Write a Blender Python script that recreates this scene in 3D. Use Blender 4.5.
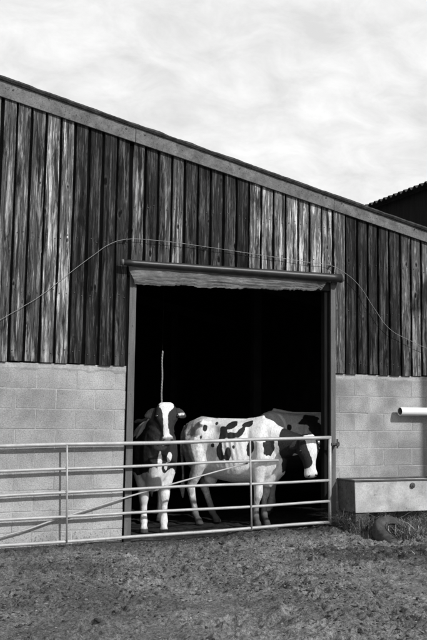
import bpy, bmesh, math, random
import numpy as np
from mathutils import Vector, Matrix

for o in list(bpy.data.objects):
    bpy.data.objects.remove(o, do_unlink=True)
scene = bpy.context.scene
COL = scene.collection
random.seed(7)
rng = np.random.default_rng(7)

# ------------------------------------------------------------------ camera
YAW, PITCH, ROLL = 0.40628, 0.10763, 0.01341
cd = bpy.data.cameras.new('camera')
cam = bpy.data.objects.new('camera', cd)
COL.objects.link(cam)
fw = Vector((math.sin(YAW)*math.cos(PITCH), math.cos(YAW)*math.cos(PITCH), math.sin(PITCH)))
r0 = Vector((math.cos(YAW), -math.sin(YAW), 0)); u0 = r0.cross(fw)
rt = r0*math.cos(ROLL)+u0*math.sin(ROLL); up = -r0*math.sin(ROLL)+u0*math.cos(ROLL)
cam.matrix_world = Matrix(((rt.x, up.x, -fw.x, 0), (rt.y, up.y, -fw.y, -9.758), (rt.z, up.z, -fw.z, 1.44), (0, 0, 0, 1)))
cd.sensor_fit = 'VERTICAL'; cd.sensor_height = 36.0; cd.lens = 36*872.87/640
cd.clip_start = 0.05; cd.clip_end = 2000
scene.camera = cam

# ------------------------------------------------------------------ world
SUN_T, SUN_S = 0.50, 0.76          # sideways and downward run of a sun ray per metre towards the wall
to_sun = Vector((SUN_T, -1, SUN_S)).normalized()
world = bpy.data.worlds.new('World'); scene.world = world; world.use_nodes = True
wn = world.node_tree.nodes; wl = world.node_tree.links
wn.clear()
w_out = wn.new('ShaderNodeOutputWorld'); w_bg = wn.new('ShaderNodeBackground')
sky = wn.new('ShaderNodeTexSky'); sky.sky_type = 'NISHITA'; sky.sun_disc = False
sky.sun_elevation = math.asin(to_sun.z); sky.sun_rotation = math.atan2(to_sun.x, to_sun.y)
sky.dust_density = 2.0
w_bw = wn.new('ShaderNodeRGBToBW'); wl.new(sky.outputs[0], w_bw.inputs[0])
w_tc = wn.new('ShaderNodeTexCoord')
w_sep = wn.new('ShaderNodeSeparateXYZ'); wl.new(w_tc.outputs['Generated'], w_sep.inputs[0])
def wmath(op, a, b=None, c=None):
    n = wn.new('ShaderNodeMath'); n.operation = op
    for i, v in enumerate((a, b, c)):
        if v is None: continue
        if isinstance(v, (int, float)): n.inputs[i].default_value = v
        else: wl.new(v, n.inputs[i])
    return n.outputs[0]
zz = wmath('ADD', wmath('MAXIMUM', w_sep.outputs[2], 0.0), 0.45)
cmb = wn.new('ShaderNodeCombineXYZ')
wl.new(wmath('DIVIDE', w_sep.outputs[0], zz), cmb.inputs[0]); wl.new(wmath('DIVIDE', w_sep.outputs[1], zz), cmb.inputs[1])
mp = wn.new('ShaderNodeMapping'); wl.new(cmb.outputs[0], mp.inputs[0])
mp.inputs['Rotation'].default_value = (0, 0, 0.6); mp.inputs['Scale'].default_value = (2.1, 2.7, 1)
n1 = wn.new('ShaderNodeTexNoise'); wl.new(mp.outputs[0], n1.inputs[0])
n1.inputs['Scale'].default_value = 1.7; n1.inputs['Detail'].default_value = 9; n1.inputs['Roughness'].default_value = 0.6; n1.inputs['Distortion'].default_value = 0.25
n2 = wn.new('ShaderNodeTexNoise'); wl.new(mp.outputs[0], n2.inputs[0])
n2.inputs['Scale'].default_value = 5.5; n2.inputs['Detail'].default_value = 8; n2.inputs['Roughness'].default_value = 0.62; n2.inputs['Distortion'].default_value = 0.5
w_r = wn.new('ShaderNodeMapRange'); w_r.inputs[1].default_value = 0.38; w_r.inputs[2].default_value = 0.60
wl.new(wmath('ADD', wmath('MULTIPLY', n1.outputs[0], 0.5), wmath('MULTIPLY', n2.outputs[0], 0.5)), w_r.inputs[0])
# thin cloud veil (bright) over the grey of the clear sky, both in neutral tones
w_cloud = wmath('MULTIPLY_ADD', w_r.outputs[0], 2.7, 8.0)
w_mix = wmath('ADD', wmath('MULTIPLY', w_cloud, 0.92), wmath('MULTIPLY', wmath('MINIMUM', w_bw.outputs[0], 12.0), 0.08))
w_c = wn.new('ShaderNodeCombineColor')
for i in range(3): wl.new(w_mix, w_c.inputs[i])
wl.new(w_c.outputs[0], w_bg.inputs['Color'])
w_bg.inputs['Strength'].default_value = 0.10
wl.new(w_bg.outputs[0], w_out.inputs[0])

# ------------------------------------------------------------------ sun
sd = bpy.data.lights.new('sun', 'SUN'); sd.energy = 4.2; sd.angle = math.radians(1.2); sd.color = (1, 1, 1)
sun = bpy.data.objects.new('sun', sd); COL.objects.link(sun)
sun.rotation_euler = to_sun.to_track_quat('Z', 'Y').to_euler(); sun.location = to_sun*40

vs = scene.view_settings
vs.view_transform = 'Standard'; vs.look = 'None'; vs.exposure = 0.0; vs.gamma = 1.0; vs.use_curve_mapping = False
scene.render.engine = 'CYCLES'
scene.cycles.max_bounces = 5; scene.cycles.diffuse_bounces = 3

# ------------------------------------------------------------------ helpers
def tag(o, label=None, cat=None, group=None, kind=None):
    if label: o['label'] = label
    if cat: o['category'] = cat
    if group: o['group'] = group
    if kind: o['kind'] = kind
    return o
def link(name, me, mat=None, parent=None):
    o = bpy.data.objects.new(name, me); COL.objects.link(o)
    if mat is not None and not me.materials: me.materials.append(mat)
    if parent is not None: o.parent = parent
    return o
def empty(name, loc=(0, 0, 0), parent=None):
    o = bpy.data.objects.new(name, None); COL.objects.link(o); o.location = loc
    o.empty_display_size = 0.2
    if parent: o.parent = parent
    return o
def mesh(name, verts, faces, smooth=False):
    me = bpy.data.meshes.new(name); me.from_pydata([tuple(v) for v in verts], [], [tuple(f) for f in faces]); me.update()
    if smooth: me.polygons.foreach_set('use_smooth', [True]*len(me.polygons))
    return me
class MB:
    def __init__(s): s.v = []; s.f = []
    def add(s, v, f):
        n = len(s.v); s.v += [tuple(q) for q in v]; s.f += [tuple(i+n for i in q) for q in f]
    def box(s, a, b):
        (x0, y0, z0), (x1, y1, z1) = a, b
        s.add([(x0,y0,z0),(x1,y0,z0),(x1,y1,z0),(x0,y1,z0),(x0,y0,z1),(x1,y0,z1),(x1,y1,z1),(x0,y1,z1)],
              [(0,3,2,1),(4,5,6,7),(0,1,5,4),(1,2,6,5),(2,3,7,6),(3,0,4,7)])
    def prism(s, prof, y0, y1):            # prof: list of (x,z) counter-clockwise seen from -y
        n = len(prof)
        s.add([(x, y0, z) for x, z in prof]+[(x, y1, z) for x, z in prof],
              [tuple(range(n)), tuple(range(2*n-1, n-1, -1))]+[(i, i+n, (i+1) % n+n, (i+1) % n) for i in range(n)])
    def extrude_z(s, prof, z0, z1):        # prof: list of (x,y) counter-clockwise from above
        n = len(prof)
        s.add([(x, y, z0) for x, y in prof]+[(x, y, z1) for x, y in prof],
              [tuple(range(n-1, -1, -1)), tuple(range(n, 2*n))]+[(i, (i+1) % n, (i+1) % n+n, i+n) for i in range(n)])
    def tube(s, pts, rad, n=10, cap=True):
        pts = [Vector(q) for q in pts]
        if not hasattr(rad, '__len__'): rad = [rad]*len(pts)
        rings = []; ref = None
        for i, q in enumerate(pts):
            t = (pts[min(i+1, len(pts)-1)]-pts[max(i-1, 0)]).normalized()
            if ref is None: ref = Vector((0, 0, 1)) if abs(t.z) < .9 else Vector((1, 0, 0))
            a = (ref-t*ref.dot(t)).normalized(); b = t.cross(a); ref = a
            rings.append([q+(a*math.cos(2*math.pi*k/n)+b*math.sin(2*math.pi*k/n))*rad[i] for k in range(n)])
        s.loft(rings, cap)
    def loft(s, rings, cap=True):
        n = len(rings[0]); m = len(rings)
        v = [q for r in rings for q in r]; f = []
        for i in range(m-1):
            for k in range(n):
                f.append((i*n+k, i*n+(k+1) % n, (i+1)*n+(k+1) % n, (i+1)*n+k))
        if cap: f.append(tuple(range(n-1, -1, -1))); f.append(tuple((m-1)*n+k for k in range(n)))
        s.add(v, f)
    def mesh(s, name, smooth=False): return mesh(name, s.v, s.f, smooth)
    def obj(s, name, mat, parent=None, smooth=False, loc=None):
        o = link(name, s.mesh(name, smooth), mat, parent)
        if loc is not None: o.location = loc
        return o
def bevel(o, w=.004, seg=2):
    m = o.modifiers.new('bevel', 'BEVEL'); m.width = w; m.segments = seg; m.limit_method = 'ANGLE'; m.angle_limit = math.radians(40)
    return o

# numpy value noise
def _hash(ix, iy, iz, seed):
    h = (ix.astype(np.int64)*374761393+iy.astype(np.int64)*668265263+iz.astype(np.int64)*2147483647+seed*1274126177) & 0xffffffff
    h = ((h ^ (h >> 13))*1274126177) & 0xffffffff
    h = h ^ (h >> 16)
    return (h & 0xffff)/65535.0
def vnoise(x, y, z=None, seed=0):
    x = np.asarray(x, float); y = np.asarray(y, float); z = np.zeros_like(x) if z is None else np.asarray(z, float)
    ix, iy, iz = np.floor(x), np.floor(y), np.floor(z)
    fx, fy, fz = x-ix, y-iy, z-iz
    fx, fy, fz = [q*q*q*(q*(q*6-15)+10) for q in (fx, fy, fz)]
    r = 0
    for dx in (0, 1):
        for dy in (0, 1):
            for dz in (0, 1):
                w = (fx if dx else 1-fx)*(fy if dy else 1-fy)*(fz if dz else 1-fz)
                r = r+w*_hash(ix+dx, iy+dy, iz+dz, seed)
    return r*2-1
def fbm(x, y, z=None, oct=4, seed=0, gain=.5):
    x = np.asarray(x, float); y = np.asarray(y, float)
    a = 1; s = 0; r = 0
    for i in range(oct):
        k = 2.03**i
        r = r+a*vnoise(x*k+i*7.3, y*k+i*3.1, None if z is None else np.asarray(z)*k+i*5.7, seed+i); s += a; a *= gain
    return r/s

# ------------------------------------------------------------------ materials
class Mat:
    def __init__(s, name, rough=.8, spec=.3, metal=0.0):
        s.m = bpy.data.materials.new(name); s.m.use_nodes = True
        s.n = s.m.node_tree.nodes; s.l = s.m.node_tree.links
        s.b = s.n['Principled BSDF']
        s.b.inputs['Roughness'].default_value = rough
        s.b.inputs['Specular IOR Level'].default_value = spec
        s.b.inputs['Metallic'].default_value = metal
        s._oc = None
    def val(s, v, sock):
        if isinstance(v, (int, float)): sock.default_value = v
        elif isinstance(v, tuple): sock.default_value = v
        else: s.l.new(v, sock)
    def math(s, op, a, b=None, c=None, clamp=False):
        n = s.n.new('ShaderNodeMath'); n.operation = op; n.use_clamp = clamp
        for i, v in enumerate((a, b, c)):
            if v is not None: s.val(v, n.inputs[i])
        return n.outputs[0]
    def obj(s, rand=True):
        if s._oc: return s._oc
        tc = s.n.new('ShaderNodeTexCoord'); s._oc = tc.outputs['Object']
        if rand:
            oi = s.n.new('ShaderNodeObjectInfo'); s.oi = oi
            cx = s.n.new('ShaderNodeCombineXYZ')
            s.l.new(s.math('MULTIPLY', oi.outputs['Random'], 73.0), cx.inputs[0]); s.l.new(s.math('MULTIPLY', oi.outputs['Random'], 31.0), cx.inputs[2])
            va = s.n.new('ShaderNodeVectorMath'); va.operation = 'ADD'
            s.l.new(tc.outputs['Object'], va.inputs[0]); s.l.new(cx.outputs[0], va.inputs[1]); s._oc = va.outputs[0]
        return s._oc
    def world(s):
        g = s.n.new('ShaderNodeNewGeometry'); return g.outputs['Position']
    def noise(s, vec, scale, detail=4, rough=.55, stretch=None, dist=0):
        if stretch is not None:
            m = s.n.new('ShaderNodeMapping'); s.l.new(vec, m.inputs[0]); m.inputs['Scale'].default_value = stretch; vec = m.outputs[0]
        n = s.n.new('ShaderNodeTexNoise'); s.l.new(vec, n.inputs['Vector'])
        n.inputs['Scale'].default_value = scale; n.inputs['Detail'].default_value = detail; n.inputs['Roughness'].default_value = rough; n.inputs['Distortion'].default_value = dist
        return n.outputs[0]
    def voro(s, vec, scale, stretch=None):
        if stretch is not None:
            m = s.n.new('ShaderNodeMapping'); s.l.new(vec, m.inputs[0]); m.inputs['Scale'].default_value = stretch; vec = m.outputs[0]
        n = s.n.new('ShaderNodeTexVoronoi'); s.l.new(vec, n.inputs['Vector']); n.inputs['Scale'].default_value = scale
        return n.outputs['Distance']
    def ramp(s, v, a, b, lo=0.0, hi=1.0, smooth=False):
        n = s.n.new('ShaderNodeMapRange'); n.clamp = True
        if smooth: n.interpolation_type = 'SMOOTHSTEP'
        s.val(v, n.inputs[0]); n.inputs[1].default_value = a; n.inputs[2].default_value = b
        s.val(lo, n.inputs[3]); s.val(hi, n.inputs[4]); return n.outputs[0]
    def mix(s, f, a, b):
        n = s.n.new('ShaderNodeMix'); n.data_type = 'FLOAT'
        s.val(f, n.inputs[0]); s.val(a, n.inputs[2]); s.val(b, n.inputs[3]); return n.outputs[0]
    def grey(s, v):
        if isinstance(v, (int, float)): s.b.inputs['Base Color'].default_value = (v, v, v, 1)
        else:
            c = s.n.new('ShaderNodeCombineColor')
            for i in range(3): s.l.new(v, c.inputs[i])
            s.l.new(c.outputs[0], s.b.inputs['Base Color'])
        return s
    def bump(s, h, dist=.005, strength=1.0):
        n = s.n.new('ShaderNodeBump'); s.l.new(h, n.inputs['Height']); n.inputs['Distance'].default_value = dist; n.inputs['Strength'].default_value = strength
        s.l.new(n.outputs[0], s.b.inputs['Normal']); return s

def m_wood():
    m = Mat('weathered_timber', .85, .15); v = m.obj()
    oi = m.oi
    bw = m.n.new('ShaderNodeRGBToBW'); m.l.new(oi.outputs['Color'], bw.inputs[0]); tone = bw.outputs[0]
    grain = m.noise(v, 1, 8, .76, (80, 20, 2.6), .35)
    fine = m.noise(v, 1, 4, .65, (330, 40, 9.0))
    streak = m.noise(v, 1, 8, .70, (30, 8, 1.25), .3)
    blot = m.noise(v, 1, 6, .65, (9, 4, 1.5), .5)
    # silvered grey where the old stain has flaked away
    flake = m.ramp(m.math('ADD', m.math('MULTIPLY', streak, .62), m.math('MULTIPLY', blot, .38)), .50, .56, smooth=True)
    base = m.mix(flake, m.math('MULTIPLY', tone, .42), m.math('MULTIPLY', tone, 1.55))
    base = m.math('MULTIPLY', base, m.ramp(grain, .32, .68, .25, 1.75))
    crisp = m.noise(v, 1, 6, .72, (150, 30, 3.4), .3)
    base = m.math('MULTIPLY', base, m.ramp(crisp, .44, .56, .50, 1.32))
    base = m.math('MULTIPLY', base, m.ramp(fine, .34, .66, .5, 1.5))
    dark = m.ramp(m.noise(v, 1, 7, .68, (12, 5, 1.1), .5), .52, .60, 1.0, .20, True)
    base = m.math('MULTIPLY', base, dark)
    kd = m.voro(v, 1, (8.5, .3, 3.6))
    ksz = m.ramp(m.noise(v, 1, 2, .5, (5, 1, 2.1)), .42, .66, -.06, .10)
    kd = m.math('SUBTRACT', m.math('ADD', kd, m.math('MULTIPLY', m.math('SUBTRACT', m.noise(v, 40, 4, .6), .5), .16)), ksz)
    knot = m.ramp(kd, .05, .12, .06, 1.0, True)
    ring = m.ramp(m.math('ABSOLUTE', m.math('SUBTRACT', kd, .16)), .0, .07, 1.55, 1.0, True)
    base = m.math('MULTIPLY', m.math('MULTIPLY', base, knot), ring)
    crack = m.ramp(m.noise(v, 1, 3, .5, (120, 10, 1.8)), .63, .67, 1.0, .14, True)
    base = m.math('MULTIPLY', base, crack)
    m.grey(m.math('MINIMUM', base, .75))
    m.bump(m.math('ADD', m.math('ADD', m.math('MULTIPLY', grain, .6), m.math('MULTIPLY', fine, .3)), m.math('MULTIPLY', crack, .5)), .008, 1.0)
    return m.m
def m_block(name='concrete_block', lo=.30, hi=.335):
    m = Mat(name, .92, .15); v = m.obj()
    sp = m.noise(v, 70, 6, .75); st = m.noise(v, 3.2, 5, .6, dist=.5); pits = m.noise(v, 130, 3, .6)
    wv = m.world()
    big = m.noise(wv, 1.1, 5, .62, dist=.6)
    rnd = m.ramp(m.oi.outputs['Random'], 0, 1, lo, hi)
    c = m.math('MULTIPLY', rnd, m.ramp(sp, .30, .70, .62, 1.36))
    c = m.math('MULTIPLY', c, m.ramp(st, .3, .7, .84, 1.14))
    c = m.math('MULTIPLY', c, m.ramp(big, .36, .64, .66, 1.18))
    pit = m.ramp(pits, .34, .41, .40, 1.0)
    c = m.math('MULTIPLY', c, pit)
    # mud splashed up the foot of the wall
    sx = m.n.new('ShaderNodeSeparateXYZ'); m.l.new(wv, sx.inputs[0])
    spl = m.noise(wv, 34, 5, .7)
    thr = m.math('ADD', spl, m.ramp(sx.outputs[2], 0.0, .55, .07, -.12))
    c = m.math('MULTIPLY', c, m.ramp(thr, .60, .68, 1.0, .35))
    m.grey(c)
    m.bump(m.math('ADD', m.math('MULTIPLY', sp, .6), m.math('MULTIPLY', pit, .5)), .006, .7)
    return m.m
def m_mortar():
    m = Mat('mortar', .95, .1); v = m.world()
    c = m.math('MULTIPLY', m.ramp(m.noise(v, 40, 5, .7), .3, .7, .75, 1.2), m.ramp(m.noise(v, 3.4, 5, .65), .36, .62, .26, .40))
    m.grey(c); m.bump(m.noise(v, 90, 4, .7), .006, .7); return m.m
def m_generic(name, g, rough=.7, spec=.3, metal=0, var=.25, scale=12, stretch=None, bump=.002, fine=90, spots=None):
    m = Mat(name, rough, spec, metal); v = m.obj()
    a = m.noise(v, scale, 5, .6, stretch, .3); b = m.noise(v, fine, 4, .65)
    c = m.math('MULTIPLY', m.ramp(a, .3, .7, g*(1-var), g*(1+var)), m.ramp(b, .3, .7, 1-var*.6, 1+var*.6))
    if spots:
        c = m.math('MULTIPLY', c, m.ramp(m.noise(v, spots[0], 4, .7), spots[1], spots[1]+.05, spots[2], 1.0))
    m.grey(c)
    if bump: m.bump(m.math('ADD', a, b), bump, .7)
    return m.m
def m_mud(name='mud', wet=False):
    m = Mat(name, .8, .25); v = m.world()
    big = m.noise(v, .55, 5, .6, dist=.7); mid = m.noise(v, 3.4, 6, .65, dist=.4); fine = m.noise(v, 38, 6, .75); grit = m.noise(v, 120, 4, .7)
    g = m.ramp(big, .36, .64, .070, .155)
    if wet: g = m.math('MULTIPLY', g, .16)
    c = m.math('MULTIPLY', g, m.ramp(mid, .3, .7, .62, 1.35))
    c = m.math('MULTIPLY', c, m.ramp(fine, .36, .64, .28, 1.80))
    c = m.math('MULTIPLY', c, m.ramp(grit, .3, .70, .5, 1.6))
    if not wet:
        # wet slurry trodden out through the doorway
        sx = m.n.new('ShaderNodeSeparateXYZ'); m.l.new(v, sx.inputs[0])
        yy = m.math('ADD', sx.outputs[1], m.math('MULTIPLY', m.math('SUBTRACT', mid, .5), 1.6))
        xx = m.math('ADD', sx.outputs[0], m.math('MULTIPLY', m.math('SUBTRACT', big, .5), 2.0))
        dm = m.math('MULTIPLY', m.ramp(yy, -.75, -.20, 0, 1, True), m.math('MULTIPLY', m.ramp(xx, 2.2, 3.2, .55, 1), m.ramp(xx, 6.6, 8.0, 1, .4)))
        c = m.math('MULTIPLY', c, m.mix(dm, 1.0, .42))
        # churned wet hollow in front of the trough
        ddx = m.math('DIVIDE', m.math('SUBTRACT', xx, 5.75), 1.15); ddy = m.math('DIVIDE', m.math('ADD', m.math('ADD', yy, m.math('MULTIPLY', m.math('SUBTRACT', sx.outputs[0], 5.75), .25)), 1.75), .48)
        dd = m.math('ADD', m.math('MULTIPLY', ddx, ddx), m.math('MULTIPLY', ddy, ddy))
        c = m.math('MULTIPLY', c, m.ramp(dd, .4, 1.3, .38, 1.0, True))
    m.grey(c)
    m.bump(m.math('ADD', m.math('MULTIPLY', fine, 1.0), m.math('MULTIPLY', grit, .45)), .020, .9)
    m.l.new(m.ramp(mid, .3, .7, .62, .95), m.b.inputs['Roughness'])
    return m.m
def m_cloth():
    m = Mat('old_canvas', .9, .15); v = m.obj(False)
    a = m.noise(v, 1, 5, .65, (1.4, 2, 34), .8); b = m.noise(v, 7, 5, .6, (1, 1, 2)); c = m.noise(v, 120, 3, .6)
    m.grey(m.math('MULTIPLY', m.math('MULTIPLY', m.ramp(a, .3, .7, .07, .19), m.ramp(b, .3, .7, .6, 1.35)), m.ramp(c, .3, .7, .8, 1.2)))
    m.bump(m.math('ADD', m.math('MULTIPLY', a, 1.0), m.math('MULTIPLY', b, .5)), .02, .7); return m.m
def m_cow():
    m = Mat('cow_coat', .62, .3)
    at = m.n.new('ShaderNodeAttribute'); at.attribute_name = 'coat'
    sp = m.n.new('ShaderNodeSeparateColor'); m.l.new(at.outputs['Color'], sp.inputs[0])
    v = m.obj(False)
    hair = m.noise(v, 1, 4, .65, (60, 60, 24)); blot = m.noise(v, 9, 4, .6)
    white = m.math('MULTIPLY', m.ramp(hair, .3, .7, .58, .86), m.ramp(blot, .3, .7, .82, 1.06))
    black = m.ramp(hair, .3, .7, .008, .022)
    edge = m.ramp(m.math('ADD', sp.outputs[0], m.math('MULTIPLY', m.math('SUBTRACT', m.noise(v, 1, 5, .75, (120, 120, 55)), .5), 1.1)), .38, .62, 0, 1)
    c = m.mix(edge, white, black)
    dn = m.ramp(m.math('ADD', m.noise(v, 14, 5, .65), m.math('SUBTRACT', sp.outputs[1], .5)), .28, .62, 0, 1, True)
    c = m.mix(m.math('MULTIPLY', dn, m.math('MULTIPLY', sp.outputs[1], 1.25, clamp=True)), c, .075)
    c = m.mix(sp.outputs[2], c, .05)
    m.grey(c); m.bump(m.math('ADD', hair, m.noise(v, 1, 4, .7, (140, 140, 45))), .010, .7); return m.m

WOOD = m_wood()
BLOCK = m_block(); MORTAR = m_mortar()
BARGE = m_generic('fibre_cement', .125, .9, .15, 0, .40, 9, None, .003, 60, (30, .36, .55))
ROOFM = m_generic('dark_mossy_roof', .045, .95, .1, 0, .5, 14, None, .006, 60)
STEEL = m_generic('galvanised_rail', .33, .5, .35, .15, .16, 7, (1, 1, 1), .0006, 60, (30, .30, .55))
POSTM = m_generic('galvanised_post', .095, .6, .3, .1, .25, 4, (6, 6, .8), .001, 60, (24, .32, .5))
DARKST = m_generic('dark_painted_steel', .022, .42, .4, .2, .35, 10, (.6, 1, 1), .0008, 80)
RUST = m_generic('rusty_iron', .07, .8, .2, 0, .4, 20, None, .002, 100)
CLOTH = m_cloth()
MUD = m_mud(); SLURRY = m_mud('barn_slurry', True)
TROUGH = m_generic('trough_concrete', .37, .8, .2, 0, .30, 4.5, (1, 1, .8), .003, 55, (10, .34, .66))
END_SHADE = m_generic('end_shade_tone', .10, .8, .2, 0, .45, 5, (1, 1, 1), .002, 50, (9, .38, .5))  # shade of the trough's left end, put into a darker base colour
TROUGH_RIM = m_generic('trough_rim', .07, .7, .2, 0, .3, 10)
PVC = m_generic('white_plastic_pipe', .74, .4, .4, 0, .05, 6, None, 0, 40)
PVC_IN = m_generic('pipe_inside', .12, .7, .2, 0, .2, 10, None, 0)
WIRE = m_generic('pale_cable', .20, .6, .3, 0, .2, 6, None, 0)
ROPE = m_generic('old_rope', .40, .9, .1, 0, .3, 30, None, .002)
RUBBER = m_generic('old_tyre_rubber', .055, .8, .2, 0, .45, 9, None, .006, 50)
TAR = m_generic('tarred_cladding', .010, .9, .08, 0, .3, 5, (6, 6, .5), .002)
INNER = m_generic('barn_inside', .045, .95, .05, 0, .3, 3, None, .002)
COW = m_cow()
EYE = m_generic('cow_eye', .006, .12, .6, 0, .1, 10, None, 0)
TAGM = m_generic('ear_tag', .75, .5, .3, 0, .05, 10, None, 0)
CLODM = m_generic('dry_clod', .085, .95, .1, 0, .35, 18, None, .004, 90)
STONE = m_generic('stone_chip', .22, .9, .2, 0, .3, 12, None, .002)
GRASSM = Mat('grass_blade', .6, .25)
_ga = GRASSM.n.new('ShaderNodeAttribute'); _ga.attribute_name = 'tone'
_gb = GRASSM.n.new('ShaderNodeRGBToBW'); GRASSM.l.new(_ga.outputs['Color'], _gb.inputs[0]); GRASSM.grey(_gb.outputs[0]); GRASSM = GRASSM.m
_c = Mat('mud_crumb', .9, .15); _ca = _c.n.new('ShaderNodeAttribute'); _ca.attribute_name = 'tone'
_cb = _c.n.new('ShaderNodeRGBToBW'); _c.l.new(_ca.outputs['Color'], _cb.inputs[0])
_c.grey(_c.math('MULTIPLY', _cb.outputs[0], _c.ramp(_c.noise(_c.world(), 80, 4, .7), .3, .7, .6, 1.4))); _c.bump(_c.noise(_c.world(), 140, 3, .6), .004, .8); CRUMB = _c.m

# ------------------------------------------------------------------ ground
def ground_base(x, y):
    # sinks a little to the left end of the gate and under the trough
    z = -.055*np.clip((4.2-x)/2.6, 0, 1.2)
    z = z-.05*np.exp(-((x-6.6)/1.0)**2-((y+.6)/.7)**2)
    return z
HOOF = rng.uniform([0.2, -5.6, .040, 0], [8.2, -.25, .085, 6.28], (1300, 4))
def clods(x, y, cell, seed, pres, hmax):
    u, v = x/cell, y/cell
    iu, iv = np.floor(u), np.floor(v); z = np.zeros_like(np.asarray(x, float))
    for a in (-1, 0, 1):
        for b in (-1, 0, 1):
            cu_, cv_ = iu+a, iv+b; k0 = cu_*0
            jx = cu_+_hash(cu_, cv_, k0, seed); jy = cv_+_hash(cu_, cv_, k0+1, seed)
            r = .30+.45*_hash(cu_, cv_, k0+2, seed); an = 6.28*_hash(cu_, cv_, k0+3, seed); el = 1+.9*_hash(cu_, cv_, k0+5, seed)
            h = hmax*_hash(cu_, cv_, k0+4, seed)**1.5*(_hash(cu_, cv_, k0+6, seed) < pres)
            dx, dy = u-jx, v-jy
            p_, q_ = dx*np.cos(an)+dy*np.sin(an), (-dx*np.sin(an)+dy*np.cos(an))*el
            d2 = (p_*p_+q_*q_)/(r*r)
            z = np.maximum(z, h*np.sqrt(np.clip(1-d2, 0, 1)))
    return z
def ground_h(x, y):
    z = ground_base(x, y)
    z = z+.045*fbm(x*.55, y*.55, oct=3, seed=3)
    rough = .35+.65*np.clip(fbm(x*.6+9, y*.6, oct=3, seed=21)*2.4+.6, 0, 1)
    z = z+rough*(.058*fbm(x*2.8, y*2.8, oct=4, seed=5)+.020*np.abs(fbm(x*7, y*7, oct=3, seed=8))+.012*fbm(x*15, y*15, oct=3, seed=12))
    wx, wy = x+.02*fbm(x*11, y*11, oct=2, seed=71), y+.02*fbm(x*11+5, y*11, oct=2, seed=72)
    z = z+rough*(clods(wx, wy, .085, 301, .25, .032)+clods(wx, wy, .045, 302, .5, .022)+clods(wx, wy, .028, 303, .7, .018))
    return z
def axis(lo, hi, step, far, n_far):
    d = np.arange(lo, hi+1e-6, step)
    g = step*np.cumsum(1.28**np.arange(1, n_far))
    g = g[g < far]
    return np.concatenate([lo-g[::-1], d, hi+g])
gx = axis(.4, 7.9, .0135, 600, 60); gy = axis(-5.3, .05, .0135, 600, 60)
GX, GY = np.meshgrid(gx, gy)
GZ = ground_h(GX, GY)
for hx, hy, hr, ha in HOOF:      # trodden hoof prints with a raised rim
    i0, i1 = np.searchsorted(gx, [hx-.2, hx+.2]); j0, j1 = np.searchsorted(gy, [hy-.2, hy+.2])
    if i1 <= i0 or j1 <= j0: continue
    dx = GX[j0:j1, i0:i1]-hx; dy = GY[j0:j1, i0:i1]-hy
    u = dx*math.cos(ha)+dy*math.sin(ha); w = (-dx*math.sin(ha)+dy*math.cos(ha))*1.35
    d = np.sqrt(u*u+w*w)/hr
    GZ[j0:j1, i0:i1] += -.042*np.exp(-d**4)+.014*np.exp(-((d-1.25)/.28)**2)
fade = np.clip((12-np.hypot(GX-4, GY+3))/6, 0, 1)
GZ = GZ*np.where(np.hypot(GX-4, GY+3) > 6, fade, 1)
GZ = np.where(GY > .12, -.16, GZ)
def grid_mesh(name, X, Y, Z):
    ny, nx = X.shape
    me = bpy.data.meshes.new(name)
    co = np.stack([X, Y, Z], -1).reshape(-1, 3).astype(np.float32)
    i = np.arange(ny*nx).reshape(ny, nx)
    q = np.stack([i[:-1, :-1], i[:-1, 1:], i[1:, 1:], i[1:, :-1]], -1).reshape(-1, 4)
    me.vertices.add(len(co)); me.vertices.foreach_set('co', co.ravel())
    me.loops.add(q.size); me.loops.foreach_set('vertex_index', q.ravel().astype(np.int32))
    me.polygons.add(len(q)); me.polygons.foreach_set('loop_start', np.arange(0, q.size, 4, dtype=np.int32))
    me.polygons.foreach_set('use_smooth', np.ones(len(q), dtype=bool))
    me.update(calc_edges=True); me.validate(); return me
tag(link('ground', grid_mesh('ground', GX, GY, GZ), MUD), 'trampled muddy farmyard ground with hoof prints', 'ground', kind='structure')
fx = np.arange(-1.5, 8.5, .04); fy = np.concatenate([np.arange(.06, 4, .04), np.arange(4, 12.1, .5)])
FX, FY = np.meshgrid(fx, fy)
FZ = -.01+.02*fbm(FX*2, FY*2, oct=4, seed=31)+.022*fbm(FX*9, FY*9, oct=3, seed=33)
FZ[0, :] = -.2
tag(link('barn_floor', grid_mesh('barn_floor', FX, FY, FZ), SLURRY), 'dark slurry covered floor inside the barn', 'floor', kind='structure')

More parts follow.
